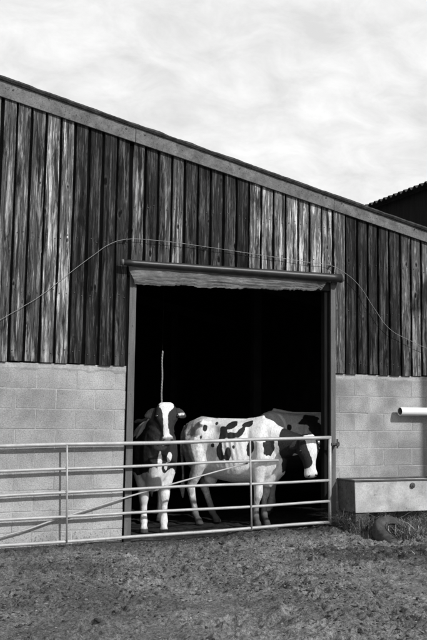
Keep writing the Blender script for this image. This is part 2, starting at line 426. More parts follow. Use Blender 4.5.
def lumps(name, n, region, smin, smax, mat, seed, flat=.6, dens=None):
    r = np.random.default_rng(seed)
    bm = bmesh.new(); bmesh.ops.create_icosphere(bm, subdivisions=1, radius=1)
    bv = np.array([v.co[:] for v in bm.verts]); bf = np.array([[v.index for v in f.verts] for f in bm.faces]); bm.free()
    x0, x1, y0, y1 = region
    px = r.uniform(x0, x1, n); py = y1-(y1-y0)*r.uniform(0, 1, n)
    if dens is not None:
        keep = r.uniform(0, 1, n) < dens(px, py); px, py = px[keep], py[keep]; n = len(px)
    s = smin+(smax-smin)*r.uniform(0, 1, n)**3.2
    pz = ground_h(px, py)
    V = bv[None]*(1+r.uniform(-.5, .5, (n, len(bv), 1)))
    sc = np.stack([s*r.uniform(.7, 1.4, n), s*r.uniform(.7, 1.4, n), s*flat*r.uniform(.6, 1.2, n)], -1)
    V = V*sc[:, None, :]
    a = r.uniform(0, 6.28, n); c, q = np.cos(a)[:, None], np.sin(a)[:, None]
    X = V[..., 0]*c-V[..., 1]*q; Y = V[..., 0]*q+V[..., 1]*c
    V = np.stack([X+px[:, None], Y+py[:, None], V[..., 2]+(pz+s*.1)[:, None]], -1).reshape(-1, 3)
    F = (bf[None]+(np.arange(n)*len(bv))[:, None, None]).reshape(-1, 3)
    me = mesh(name, V.tolist(), F.tolist(), True)
    ca = me.color_attributes.new('tone', 'FLOAT_COLOR', 'POINT')
    tn = np.where(r.uniform(0, 1, n) < .62, r.uniform(.018, .06, n), r.uniform(.09, .20, n))
    t4 = np.ones((n, len(bv), 4)); t4[..., :3] = tn[:, None, None]; ca.data.foreach_set('color', t4.ravel())
    return link(name, me, mat)
def clump(px, py): return np.clip(.25+1.6*fbm(px*.8+3, py*.8, oct=3, seed=44), .05, 1)
tag(lumps('mud_clods', 30000, (.5, 7.8, -5.3, -.12), .004, .017, CRUMB, 3, .6, clump), 'crumbled mud clods strewn over the yard', 'mud', kind='stuff')
tag(lumps('stone_chips', 160, (.5, 7.8, -5.3, -.2), .005, .020, STONE, 9, .6), 'small pale stone chips scattered on the mud', 'stones', kind='stuff')

# ------------------------------------------------------------------ barn
barn = empty('barn', (4.5, 0, 0))
tag(barn, 'timber clad cattle barn on a concrete block base with wide open doorway', 'barn')
OFF = Vector((-4.5, 0, 0))
def bpart(mb, name, mat, smooth=False, parent=barn):
    o = mb.obj(name, mat, parent, smooth); o.location = OFF; return o
SL = -.1957
def barge_bot(x): return 4.971+SL*(x-1.53)
def barge_top(x): return barge_bot(x)+.195-.006*(x-1.5)
XL, XR = -1.6, 8.42

# block base: each block a piece of its wall
def half_profile(l, h, t):
    c = .006
    return [(0,0,0),(l,0,0),(l,0,h),(0,0,h)], c
def block_mesh(l, h=.215, t=.10, seed=0):
    r = random.Random(seed); c = .007
    j = lambda a: r.uniform(-a, a)
    c = .004
    f = [(c+j(.003), 0+j(.0015), c+j(.003)), (l-c+j(.003), j(.0015), c+j(.003)), (l-c+j(.003), j(.0015), h-c+j(.003)), (c+j(.003), j(.0015), h-c+j(.003))]
    c = .003
    m_ = [(0, c, 0), (l, c, 0), (l, c, h), (0, c, h)]
    b = [(0, t, 0), (l, t, 0), (l, t, h), (0, t, h)]
    F = [(0,1,2,3)]
    for i in range(4):
        k = (i+1) % 4
        F += [(4+i, 4+k, k, i), (8+i, 8+k, 4+k, 4+i)]
    F.append((11, 10, 9, 8))
    return mesh('concrete_block', f+m_+b, F)
full_blocks = [block_mesh(.44, seed=i) for i in range(7)]
cuts = {}
def build_wall(x0, x1, ph, label):
    w = empty('block_wall', (0, 0, 0), barn); w['label'] = label; w.location = OFF
    mb = MB(); mb.box((x0+.003, .0042, -.3), (x1-.003, .13, 1.925)); mb.obj('mortar_bed', MORTAR, w)
    cap = MB()                                  # uneven mortar capping below the boards
    n = int((x1-x0)/.05); xs = np.linspace(x0+.002, x1-.002, n)
    dz = .012*fbm(xs*6, xs*0, oct=3, seed=4); dy = .006*fbm(xs*9, xs*0+3, oct=3, seed=6)
    cap.loft([[(x, .004+b, 1.90+a*1.8), (x, -.004+b, 1.93+a*1.2), (x, -.002+b, 1.985), (x, .12, 1.985), (x, .12, 1.90)] for x, a, b in zip(xs, dz, dy)])
    cap.obj('mortar_cap', MORTAR, w)
    for k in range(-1, 9):
        zb = .125+.225*(k-1)+.005
        a = ph+(.225 if k % 2 else 0)
        a -= math.ceil((a-x0)/.45)*.45
        while a < x1:
            s, e = max(a+.005, x0+.004), min(a+.445, x1-.004)
            if e-s > .03:
                if e-s > .435: me = random.choice(full_blocks)
                else:
                    key = round(e-s, 2)
                    if key not in cuts: cuts[key] = block_mesh(key)
                    me = cuts[key]
                o = link('concrete_block', me, BLOCK, w)
                o.location = (s+random.uniform(-.002, .002), random.uniform(-.0012, .0012), zb+random.uniform(-.0015, .0015))
            a += .45
    return w
build_wall(XL, 3.10, 2.06, 'pale concrete block base left of the doorway')
build_wall(5.915, XR, 6.21, 'stained concrete block base right of the doorway')

# cladding boards: left edge, right edge measured along the wall; tone of each weathered board
EDG = [(1.573,1.718),(1.737,1.883),(1.903,2.059),(2.075,2.231),(2.248,2.392),(2.413,2.562),(2.591,2.734),(2.758,2.912),(2.935,3.078),
       (3.115,3.26),(3.285,3.432),(3.451,3.606),(3.625,3.769),(3.794,3.948),(3.969,4.116),(4.143,4.292),(4.315,4.47),(4.488,4.645),(4.664,4.815),
       (4.838,4.99),(5.01,5.163),(5.185,5.349),(5.368,5.516),(5.539,5.699),(5.714,5.867),(5.888,6.057),(6.071,6.232),(6.255,6.401),(6.423,6.563),
       (6.586,6.74),(6.762,6.922),(6.946,7.093),(7.116,7.266),(7.291,7.451)]
TON = [.18,.14,.14,.22,.22,.085,.075,.085,.11,
       .16,.10,.13,.17,.11,.10,.11,.10,.065,.27,
       .30,.24,.27,.26,.28,.26,.17,.07,.07,.095,
       .095,.075,.14,.19,.24]
TON = [t*(.50 if t < .13 else 1.12 if t > .2 else .95) for t in TON]
allb = []
x = 1.573
while x-.173 > XL:
    x -= .173; allb.append((x, x+.147, random.choice([.08, .12, .18, .25])))
allb += [(a, b, t) for (a, b), t in zip(EDG, TON)]
x = 7.291
while x+.173+.15 < XR:
    x += .173; allb.append((x, x+.15, random.choice([.08, .12, .18])))
def board_mesh(w, zb, ztl, ztr, th, seed):
    r = random.Random(seed); n = 8; rings = []
    ph1, ph2 = r.uniform(0, 9), r.uniform(0, 9); a1, a2 = r.uniform(.0, .0035), r.uniform(0, .0035)
    cup = r.uniform(-.003, .004)
    for i in range(n+1):
        t = i/n; e0 = a1*math.sin(ph1+t*7)+a2*math.sin(ph2+t*17); e1 = a2*math.sin(ph2*1.7+t*8)+a1*math.sin(ph1*2+t*15)
        zl, zr = zb+(ztl-zb)*t, zb+(ztr-zb)*t
        zm = (zl+zr)/2
        c = .003
        rings.append([(e0+c, -th, zl), (w/2, -th-cup, zm), (w-c+e1, -th, zr), (w+e1, -th+c, zr), (w+e1, 0, zr), (e0, 0, zl), (e0, -th+c, zl)])
    mb = MB(); mb.loft(rings); return mb.mesh('timber_board')
NAILS = MB()
for i, (a, b, t) in enumerate(allb):
    mid = (a+b)/2
    if 3.09 < mid < 5.88: zb = 3.17+random.uniform(-.006, .006)
    else: zb = 1.995+random.uniform(-.012, .010)
    th = .024
    ys = random.uniform(-.006, .004)
    a, b = a+.004, b-.006
    me = board_mesh(b-a, 0, barge_bot(a)+.06-zb, barge_bot(b)+.06-zb, th, i)
    o = link('timber_board', me, WOOD, barn)
    o.location = OFF+Vector((a, -.004+ys, zb)); o.rotation_euler = (random.uniform(-.0015, .0015), random.uniform(-.0016, .0016), random.uniform(-.02, .02))
    o.color = (t, t, t, 1)
    for zn in ((2.12, 2.80, 3.44) if zb < 3 else (3.44, 3.9)):
        for q in (.22, .78):
            if zn < barge_bot(mid)-.1:
                nx_, nz_ = a+(b-a)*q+random.uniform(-.012, .012), zn+random.uniform(-.03, .03)
                NAILS.tube([(nx_, -.036+ys, nz_), (nx_, -.026+ys, nz_)], [.0055, .0065], 6)
tag(bpart(NAILS, 'nail_heads', RUST), kind='stuff')
# inner row of boards behind the gaps, with the rails they hang on
mb = MB()
for (a, b, t), (c, d, t2) in zip(sorted(allb), sorted(allb)[1:]):
    zb = 3.17 if 3.02 < b < 5.85 else 2.0
    mb.box((b-.035, .055, zb), (c+.035, .075, barge_bot(b)-.02))
bpart(mb, 'inner_board_row', INNER)
mb = MB()
for z, x0, x1 in ((2.10, XL, 3.08), (2.75, XL, 3.08), (2.10, 5.92, XR), (2.75, 5.92, XR), (3.38, XL, 7.9)):
    mb.box((x0, .078, z), (x1, .128, z+.09))
bpart(mb, 'cladding_rail', INNER)

# barge boards along the sloping verge, in lengths, and the roof above
def slope_box(x0, x1, z0a, z0b, z1a, z1b, y0, y1):
    mb = MB(); mb.prism([(x0, z0a), (x1, z0b), (x1, z1b), (x0, z1a)], y0, y1); return mb
cutx = [XL-.1, .2, 3.128, 5.87, 8.42]
for i, (a, b) in enumerate(zip(cutx, cutx[1:])):
    a2, b2 = a+.003, b-.003
    y0 = -.062 if i % 2 else -.066
    mb = slope_box(a2, b2, barge_bot(a2), barge_bot(b2), barge_top(a2), barge_top(b2), y0, -.036)
    o = bpart(mb, 'barge_board', BARGE); bevel(o, .004)
    for fx_, fz_ in ((a+.12, .13), (b-.12, .13), ((a+b)/2, .12)):
        nb = MB(); nb.tube([(fx_, y0-.008, barge_bot(fx_)+fz_), (fx_, y0+.004, barge_bot(fx_)+fz_)], .011, 8)
        nb.obj('fixing_bolt', RUST, o)
mb = MB()        # roof sheet with the rolled, mossy verge
xs = np.linspace(XL-.2, 8.45, 260)
wob = .010*fbm(xs*5, xs*0, oct=4, seed=14); wob2 = .010*fbm(xs*11, xs*0+5, oct=3, seed=17)
rings = []
for x, w1, w2 in zip(xs, wob, wob2):
    z = barge_top(x)+.004
    rings.append([(x, -.085+w2, z-.012), (x, -.100+w2, z+.012), (x, -.085+w2, z+.036+w1), (x, -.040, z+.046+w1), (x, .04, z+.045), (x, 12, z+.045), (x, 12, z), (x, -.06, z)])
mb.loft(rings); roof = bpart(mb, 'roof', ROOFM, False)
# closing walls of the barn
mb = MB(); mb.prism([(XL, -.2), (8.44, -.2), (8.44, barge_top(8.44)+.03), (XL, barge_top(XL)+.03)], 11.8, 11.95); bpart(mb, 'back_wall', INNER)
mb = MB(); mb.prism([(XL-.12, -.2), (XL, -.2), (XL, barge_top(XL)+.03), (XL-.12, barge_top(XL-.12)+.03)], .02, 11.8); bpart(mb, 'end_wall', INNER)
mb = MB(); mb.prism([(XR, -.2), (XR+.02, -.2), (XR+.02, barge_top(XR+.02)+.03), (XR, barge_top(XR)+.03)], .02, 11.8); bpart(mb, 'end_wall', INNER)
# door frame
def post(x0, x1, flip, ztop, mat):
    mb = MB(); w = x1-x0; m_ = (x0+x1)/2
    prof = [(x0, -.034), (x1, -.034), (x1, -.022), (m_+.006, -.018), (m_+.006, .115), (x1, .119), (x1, .131), (x0, .131), (x0, .119), (m_-.006, .115), (m_-.006, -.018), (x0, -.022)]
    mb.extrude_z(prof, -.25, ztop)
    o = bpart(mb, 'door_post', mat); bevel(o, .002, 1); return o
post(3.108, 3.190, False, 3.16, POSTM)
post(5.838, 5.908, True, 3.16, POSTM)
mb = MB(); mb.box((3.10, -.001, 3.06), (5.91, .12, 3.24)); bpart(mb, 'lintel', INNER)
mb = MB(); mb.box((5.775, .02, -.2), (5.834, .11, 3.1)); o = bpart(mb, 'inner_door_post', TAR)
# portal frames inside
for yy in (4.2, 8.4):
    mb = MB(); mb.prism([(XL, barge_bot(XL)-.25), (8.4, barge_bot(8.4)-.25), (8.4, barge_bot(8.4)-.05), (XL, barge_bot(XL)-.05)], yy, yy+.15); bpart(mb, 'rafter', INNER)
    for xx in (2.4, 6.8):
        mb = MB(); mb.box((xx, yy, -.1), (xx+.15, yy+.148, barge_bot(xx)-.27)); bpart(mb, 'stanchion', INNER)

# ------------------------------------------------------------------ rolled door curtain
cur = empty('door_curtain', (4.43, -.2, 3.2))
tag(cur, 'rolled up door curtain with torn canvas edge on a long dark tube', 'door curtain')
CO = Vector((-4.43, .2, -3.2))
def cpart(mb, name, mat, smooth=False):
    o = mb.obj(name, mat, cur, smooth); o.location = CO; return o
mb = MB(); A = Vector((2.985, -.125, 3.185)); B = Vector((5.93, -.125, 3.215))
pts = [A.lerp(B, t) for t in np.linspace(0, 1, 24)]
mb.tube(pts, [.036+.020*t+.0015*math.sin(t*31) for t in np.linspace(0, 1, 24)], 20); cpart(mb, 'roller_tube', DARKST, True)
mb = MB(); mb.tube([B+Vector((-.004, 0, 0)), B+Vector((.02, 0, 0)), B+Vector((.03, 0, 0))], [.060, .058, .03], 18); cpart(mb, 'end_cap', POSTM, True)
mb = MB(); mb.tube([A+Vector((-.018, 0, 0)), A+Vector((.006, 0, 0))], [.036, .040], 18); cpart(mb, 'end_cap', POSTM, True)
for xx, zz_ in ((3.14, 3.174), (5.872, 3.205)):
    mb = MB(); mb.box((xx-.012, -.150, zz_-.012), (xx+.012, -.025, zz_+.012)); mb.box((xx-.02, -.043, zz_-.07), (xx+.02, -.034, zz_+.07)); cpart(mb, 'bracket', RUST)
# canvas
nx, nz = 240, 22
U = np.linspace(0, 1, nx); Vv = np.linspace(0, 1, nz)
UU, VV = np.meshgrid(U, Vv)
step = np.floor(U*9+.7*fbm(U*9, U*0, oct=2, seed=51))
rag = .014*fbm(U*26, U*0, oct=4, seed=52)+.022*(_hash(step, step*0, step*0, 5)-.5)+.012*np.abs(fbm(U*80, U*0+2, oct=2, seed=55))
bot = 2.945+.085*U+rag
bot += .030*np.exp(-((U-.965)/.02)**2)
top = 3.165+.03*U
X = 3.055+(5.765-3.055)*UU+.11*(1-VV)*np.exp(-UU/.02)-.10*(1-VV)*np.exp(-(1-UU)/.03)
Z = bot[None]*(1-VV)+top[None]*VV
Y = -.098-.012*np.sin(VV*math.pi)+.0035*np.sin(VV*34+1.5*fbm(UU*5, VV*.3, oct=3, seed=57)*3)+.010*fbm(UU*20, VV*1.6, oct=4, seed=58)+.030*(1-VV)
Y = Y-.03*np.exp(-UU/.035)*np.sin(VV*7)
me = grid_mesh('curtain_canvas', X, Y, Z)
o = link('curtain_canvas', me, CLOTH, cur); o.location = CO
sm = o.modifiers.new('solid', 'SOLIDIFY'); sm.thickness = .005

# ------------------------------------------------------------------ field gate
gate = empty('field_gate', (3.5, -.085, 0))
tag(gate, 'five rail galvanised field gate closed across the barn doorway', 'gate')
GO = Vector((-3.5, .1, 0))
def gpart(mb, name, mat=STEEL, smooth=True):
    o = mb.obj(name, mat, gate, smooth); o.location = GO; return o
gs = .0238
GX0, GX1 = 1.15, 5.79
rz = [1.066, .803, .537, .272, .008]
for k, z0 in enumerate(rz):
    x1 = 5.055 if k == 1 else GX1
    rad = .022 if k == 0 else (.0195 if k == 4 else .0170)
    mb = MB()
    pts = []
    for t in np.linspace(GX0, x1, 26):
        sag = .006*math.sin(t*1.3+k*1.7)+.003*math.sin(t*3.1+k)
        pts.append((t, -.10+.004*math.sin(t*2+k*2), z0+gs*(t-1.68)+sag))
    mb.tube(pts, rad, 12); o = gpart(mb, 'rail')
    if k == 1: o['label'] = 'shorter rail broken off before the latch end'
for xu, r_ in ((2.40, .0110), (4.66, .0110), (GX0, .022), (GX1, .022)):
    mb = MB(); zt = rz[0]+gs*(xu-1.68); zb_ = rz[4]+gs*(xu-1.68)
    yb = -.10 if r_ > .02 else -.118
    dx_ = .03 if r_ < .02 else 0
    mb.tube([(xu, yb, zt+(.02 if r_ > .02 else -.01)), (xu+dx_*.5, yb, (zt+zb_)/2), (xu+dx_, yb, zb_-.02)], r_, 10); gpart(mb, 'upright')
mb = MB(); mb.tube([(1.16, -.072, -.0), (1.70, -.072, .094), (2.0, -.072, .165), (2.258, -.072, .247), (2.592, -.072, .338), (3.148, -.072, .492), (3.657, -.072, .618), (4.266, -.072, .765), (4.65, -.074, .852)], .0105, 8); gpart(mb, 'brace')
mb = MB(); mb.box((5.80, -.135, 1.075), (5.90, -.118, 1.10)); mb.tube([(5.885, -.127, 1.15), (5.885, -.127, 1.03)], .012, 8); mb.tube([(5.885+.02*math.cos(a), -.142, 1.085+.028*math.sin(a)) for a in np.linspace(0, 6.28, 13)], .006, 6); mb.box((5.872, -.13, 1.06), (5.902, -.035, 1.075)); gpart(mb, 'latch', RUST, False)
# hanging post beyond the left edge
gp = empty('gate_post', (1.02, -.085, 0)); tag(gp, 'round steel gate hanging post against the block wall', 'post')
mb = MB(); mb.tube([(0, 0, -.4), (0, 0, 1.32), (0, 0, 1.34)], [.057, .057, .03], 16); mb.obj('shaft', POSTM, gp, True)
for z in (.2, .9):
    mb = MB(); mb.tube([(.05, 0, z), (.11, 0, z), (.11, 0, z+.06)], .011, 8); mb.obj('hinge_pin', RUST, gp, True)

# ------------------------------------------------------------------ cable looped across the boards
wp = [(1.30,2.24),(1.616,2.44),(1.836,2.586),(2.034,2.723),(2.348,2.996),(2.643,3.245),(2.854,3.404),(3.038,3.47),(3.394,3.491),(4.073,3.47),(4.775,3.434),(5.513,3.395),(5.821,3.38),(5.992,3.305),(6.213,3.157),(6.452,2.866),(6.692,2.602),(7.02,2.459),(7.329,2.354),(7.7,2.26)]
cu = bpy.data.curves.new('cable', 'CURVE'); cu.dimensions = '3D'; cu.bevel_depth = .0032; cu.bevel_resolution = 2; cu.resolution_u = 6
sp_ = cu.splines.new('BEZIER'); sp_.bezier_points.add(len(wp)-1)
for bp, (x, z) in zip(sp_.bezier_points, wp):
    bp.co = (x, -.075 if x < 5.9 else -.10, z); bp.handle_left_type = bp.handle_right_type = 'AUTO'
tmp = bpy.data.objects.new('tmp', cu); COL.objects.link(tmp)
dg = bpy.context.evaluated_depsgraph_get(); me = bpy.data.meshes.new_from_object(tmp.evaluated_get(dg)); bpy.data.objects.remove(tmp)
me.name = 'cable'; me.materials.clear()
cab = empty('loose_cable', (4.4, -.07, 3.4)); tag(cab, 'thin pale cable looping loosely across the timber boards', 'cable')
o = link('cable', me, WIRE, cab); o.location = (-4.4, .07, -3.4)
for (x, z) in (wp[7], wp[9], wp[11], wp[12]):
    mb = MB(); mb.box((x-.008, -.082, z-.012), (x+.008, -.026, z+.012)); o = mb.obj('cable_clip', RUST, cab); o.location = (-4.4, .07, -3.4)

# ------------------------------------------------------------------ rope hanging inside
hc = empty('hanging_chain', (3.835, .80, 1.40)); tag(hc, 'thin pale chain hanging in the dark doorway above the left cow', 'chain')
n = 44; lz = .84/n
lm = MB(); lm.tube([(.009*math.cos(a), 0, lz*.5+lz*.62*math.sin(a)) for a in np.linspace(0, 2*math.pi, 11)], .0038, 6, False); lm = lm.mesh('link', True)
for i in range(n):
    o = link('link', lm, ROPE, hc); o.location = (.004*math.sin(i*.3), 0, i*lz); o.rotation_euler = (0, 0, .4 if i % 2 else 1.97)
mb = MB(); mb.tube([(0, 0, .845), (0, 0, 3.25)], .0022, 6); mb.obj('shaded_cord', TAR, hc)  # added black cord, painted as the shaded upper run of the chain

# ------------------------------------------------------------------ waste pipe
pp = empty('waste_pipe', (7.2, -.105, 1.512)); tag(pp, 'short white plastic pipe running along the block wall', 'pipe')
n = 28; x0, x1 = 6.845, 8.40
ang = [2*math.pi*k/n for k in range(n)]
ringf = lambda x, r: [(x-7.2, r*math.cos(a), r*math.sin(a)) for a in ang]
mb = MB(); mb.loft([ringf(x0+.004, .047), ringf(x0, .050), ringf(x0, .054), ringf(x0+.004, .055), ringf(x1, .055)], False); mb.obj('pipe_wall', PVC, pp, True)
mb = MB(); mb.loft([ringf(x1, .0468), ringf(x0+.004, .0468)], False); mb.obj('pipe_bore', PVC_IN, pp, True)
for xx in (7.35, 8.1):
    mb = MB(); mb.loft([ringf(xx, .055), ringf(xx, .060), ringf(xx+.03, .060), ringf(xx+.03, .055)], False); mb.box((xx-7.2, .055, -.02), (xx-7.17, .103, .02)); mb.obj('clip', PVC, pp, False)

# ------------------------------------------------------------------ water trough
tr = empty('water_trough', (6.75, -.21, 0)); tag(tr, 'long pale concrete water trough raised on block legs beside the doorway', 'trough')
x0, x1, y0, y1, z0, z1 = 5.945-6.75, 7.95-6.75, -.21, .195, .252, .632
t = .045
mb = MB(); b = .02
mb.add([(x0+b, y0+b*.6, z0), (x1-b, y0+b*.6, z0), (x1-b, y1, z0), (x0+b, y1, z0), (x0, y0, z1), (x1, y0, z1), (x1, y1, z1), (x0, y1, z1),
        (x0+t, y0+t, z1), (x1-t, y0+t, z1), (x1-t, y1-t, z1), (x0+t, y1-t, z1), (x0+t+.03, y0+t+.02, z0+.06), (x1-t-.03, y0+t+.02, z0+.06), (x1-t-.03, y1-t, z0+.06), (x0+t+.03, y1-t, z0+.06)],
       [(0,3,2,1), (0,1,5,4), (1,2,6,5), (2,3,7,6), (3,0,4,7), (4,5,9,8), (5,6,10,9), (6,7,11,10), (7,4,8,11), (8,9,13,12), (9,10,14,13), (10,11,15,14), (11,8,12,15), (12,13,14,15)])
bevel(mb.obj('tank', TROUGH, tr), .006)
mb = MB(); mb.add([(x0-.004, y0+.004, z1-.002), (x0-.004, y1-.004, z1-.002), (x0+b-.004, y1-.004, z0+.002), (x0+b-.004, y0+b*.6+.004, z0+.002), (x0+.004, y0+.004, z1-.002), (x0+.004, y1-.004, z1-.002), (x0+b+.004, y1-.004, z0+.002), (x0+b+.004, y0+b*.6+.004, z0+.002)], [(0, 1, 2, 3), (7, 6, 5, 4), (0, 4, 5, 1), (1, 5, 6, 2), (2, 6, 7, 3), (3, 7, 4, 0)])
mb.obj('end_shade_panel', END_SHADE, tr)  # thin added panel that carries the painted shade of the end face
mb = MB(); e = .012
for a, c in (((x0-e, y0-e, z1+.002), (x1+e, y0+.03, z1+.022)), ((x0-e, y1-.03, z1+.002), (x1+e, y1+.004, z1+.022)), ((x0-e, y0+.0305, z1+.002), (x0+.03, y1-.0305, z1+.021)), ((x1-.03, y0+.0305, z1+.002), (x1+e, y1-.0305, z1+.021))): mb.box(a, c)
bevel(mb.obj('rim', TROUGH_RIM, tr), .004)
for xx in (x0+.03, x0+1.35):
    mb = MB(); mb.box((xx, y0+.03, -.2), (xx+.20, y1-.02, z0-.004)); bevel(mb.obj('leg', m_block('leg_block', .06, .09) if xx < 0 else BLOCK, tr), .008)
mb = MB(); cxp, czp = 6.80-6.75, .575
mb.tube([(cxp, y0-.006, czp), (cxp, y0-.016, czp), (cxp, y0-.022, czp)], [.036, .036, .026], 18); mb.tube([(cxp, y0-.02, czp), (cxp, y0-.034, czp)], [.013, .011], 6); mb.obj('drain_plug', TROUGH_RIM, tr)
mb = MB(); mb.add([(x0+t+.008, y0+t+.008, z1-.07), (x1-t-.008, y0+t+.008, z1-.07), (x1-t-.008, y1-t-.008, z1-.07), (x0+t+.008, y1-t-.008, z1-.07)], [(0, 1, 2, 3)])
WATER = Mat('dark_water', .06, .5).grey(.02).m
mb.obj('water', WATER, tr)

# ------------------------------------------------------------------ old tyre under the trough
ty = empty('old_tyre', (6.33, -.76, .005)); tag(ty, 'old tyre half sunk in the grass under the trough', 'tyre')
n, m_ = 48, 16; V = []; F = []
R, r_, hw = .245, .075, .085
for i in range(n):
    a = 2*math.pi*i/n
    for k in range(m_):
        q = 2*math.pi*k/m_
        cr = math.copysign(abs(math.cos(q))**.7, math.cos(q)); sr = math.copysign(abs(math.sin(q))**.7, math.sin(q))
        rr = R+r_*cr+(.004 if k in (3, 4, 12, 13) else 0)
        if k in (0, 1, m_-1) and i % 2: rr -= .010
        V.append((rr*math.cos(a), rr*math.sin(a), hw*sr))
for i in range(n):
    for k in range(m_):
        F.append((i*m_+k, ((i+1) % n)*m_+k, ((i+1) % n)*m_+(k+1) % m_, i*m_+(k+1) % m_))
o = link('carcass', mesh('carcass', V, F, True), RUBBER, ty)
mb = MB(); mb.tube([((R-.072)*math.cos(a), (R-.072)*math.sin(a), .066) for a in np.linspace(0, 2*math.pi, 40)], .012, 8, False); mb.obj('bead', RUBBER, ty, True)
ty.rotation_euler = (math.radians(30), math.radians(-4), .3)

# ------------------------------------------------------------------ grass and weeds round the trough
def grass(name, n, seed, pos, hmin, hmax, wid):
    r = np.random.default_rng(seed)
    px, py, hs = pos(r, n); n = len(px)
    h = (hmin+(hmax-hmin)*r.uniform(0, 1, n)**2.2)*hs*(.55+.75*np.clip(.5+fbm(px*3.3, py*3.3, oct=2, seed=68), 0, 1))
    a = r.uniform(0, 6.28, n); lean = r.uniform(.2, 1.9, n)**1.3*h
    lx, ly = np.cos(a)*lean, np.sin(a)*lean
    w = wid*r.uniform(.6, 1.4, n); sx, sy = -np.sin(a)*w, np.cos(a)*w
    z0 = ground_h(px, py)-.01
    V = np.zeros((n, 7, 3))
    for k, (f, hh, ww) in enumerate(((0, 0, 1), (.25, .45, .85), (.62, .82, .55))):
        for s_, j in ((-1, 0), (1, 1)):
            V[:, 2*k+j, 0] = px+lx*f+s_*sx*ww; V[:, 2*k+j, 1] = py+ly*f+s_*sy*ww; V[:, 2*k+j, 2] = z0+h*hh
    V[:, 6, 0] = px+lx*1.15; V[:, 6, 1] = py+ly*1.15; V[:, 6, 2] = z0+h*np.where(r.uniform(0, 1, n) < .5, .95, .8)
    base = np.array([[0, 1, 3], [0, 3, 2], [2, 3, 5], [2, 5, 4], [4, 5, 6]])
    F = (base[None]+(np.arange(n)*7)[:, None, None]).reshape(-1, 3)
    me = mesh(name, V.reshape(-1, 3).tolist(), F.tolist())
    tone = np.where(r.uniform(0, 1, n) < .40, r.uniform(.22, .48, n), r.uniform(.05, .16, n))
    ca = me.color_attributes.new('tone', 'FLOAT_COLOR', 'POINT')
    t4 = np.ones((n, 7, 4)); t4[..., :3] = tone[:, None, None]
    ca.data.foreach_set('color', t4.ravel())
    return link(name, me, GRASSM)
def gpos(r, n):
    x = r.uniform(5.9, 7.8, n); y = r.uniform(-1.75, -.03, n)
    edge = -1.42+.95*np.clip((6.30-x)/.45, 0, 1)+.22*fbm(x*3, y*3, oct=3, seed=61)
    d = np.clip((y-edge)/.35, 0, 1)
    keep = (r.uniform(0, 1, n) < d*np.clip(.65+1.1*fbm(x*4, y*4, oct=2, seed=63), .15, 1))
    keep &= (np.hypot(x-6.33, y+.76) > .34) | (r.uniform(0, 1, n) < np.where(y < -.95, .9, .25))
    x, y, d = x[keep], y[keep], d[keep]
    return x, y, (.45+.55*d)*np.where((np.abs(x-6.3) < .45) & (y < -.9), .6, 1)
tag(grass('rough_grass', 70000, 5, gpos, .04, .26, .0034), 'tangled rough grass growing round the trough', 'grass', kind='stuff')
def gpos2(r, n):
    x = np.concatenate([r.uniform(5.2, 6.9, n//2), r.uniform(1.2, 3.1, n//2)]); y = np.concatenate([r.uniform(-2.1, -1.2, n//2), r.uniform(-.16, -.02, n-n//2)])
    keep = r.uniform(0, 1, len(x)) < np.clip(1.5*fbm(x*2.5, y*2.5, oct=2, seed=66), 0, 1)
    return x[keep], y[keep], np.ones(keep.sum())*.55
tag(grass('sparse_grass', 3000, 8, gpos2, .03, .10, .003), 'sparse short grass at the foot of the wall and trough', 'grass', kind='stuff')

# ------------------------------------------------------------------ neighbouring building with corrugated eaves
nb_ = empty('neighbouring_shed', (9.5, 3, 0)); tag(nb_, 'tall dark shed with corrugated roof edge rising behind the barn', 'shed')
NO = Vector((-9.5, -3, 0))
def npart(mb, name, mat, smooth=False):
    o = mb.obj(name, mat, nb_, smooth); o.location = NO; return o
NY0, NY1, EX, EZ = -3.2, 14.0, 8.60, 5.19
mb = MB(); mb.box((8.78, NY0+.15, -.2), (8.95, NY1, EZ-.0)); npart(mb, 'side_wall', TAR)
mb = MB(); mb.prism([(8.955, -.2), (15.9, -.2), (15.9, EZ+1.7), (8.955, EZ+.02)], NY0+.15, NY0+.32); npart(mb, 'front_wall', TAR)
pit_ = .146; nseg = int((NY1-NY0)/pit_*8); prof = []
V = []; F = []
for i in range(nseg+1):
    y = NY0+i*pit_/8; dz = .027*math.cos(2*math.pi*i/8)
    for (x, zz_) in ((EX, EZ), (16.2, EZ+1.85)):
        V.append((x, y, zz_+dz+.03)); V.append((x, y, zz_+dz+.022))
for i in range(nseg):
    a = i*4; b2 = a+4
    F += [(a, a+2, b2+2, b2), (a+1, b2+1, b2+3, a+3), (a, b2, b2+1, a+1), (a+2, a+3, b2+3, b2+2)]
o = link('roof', mesh('roof', V, F, False), ROOFM, nb_); o.location = NO

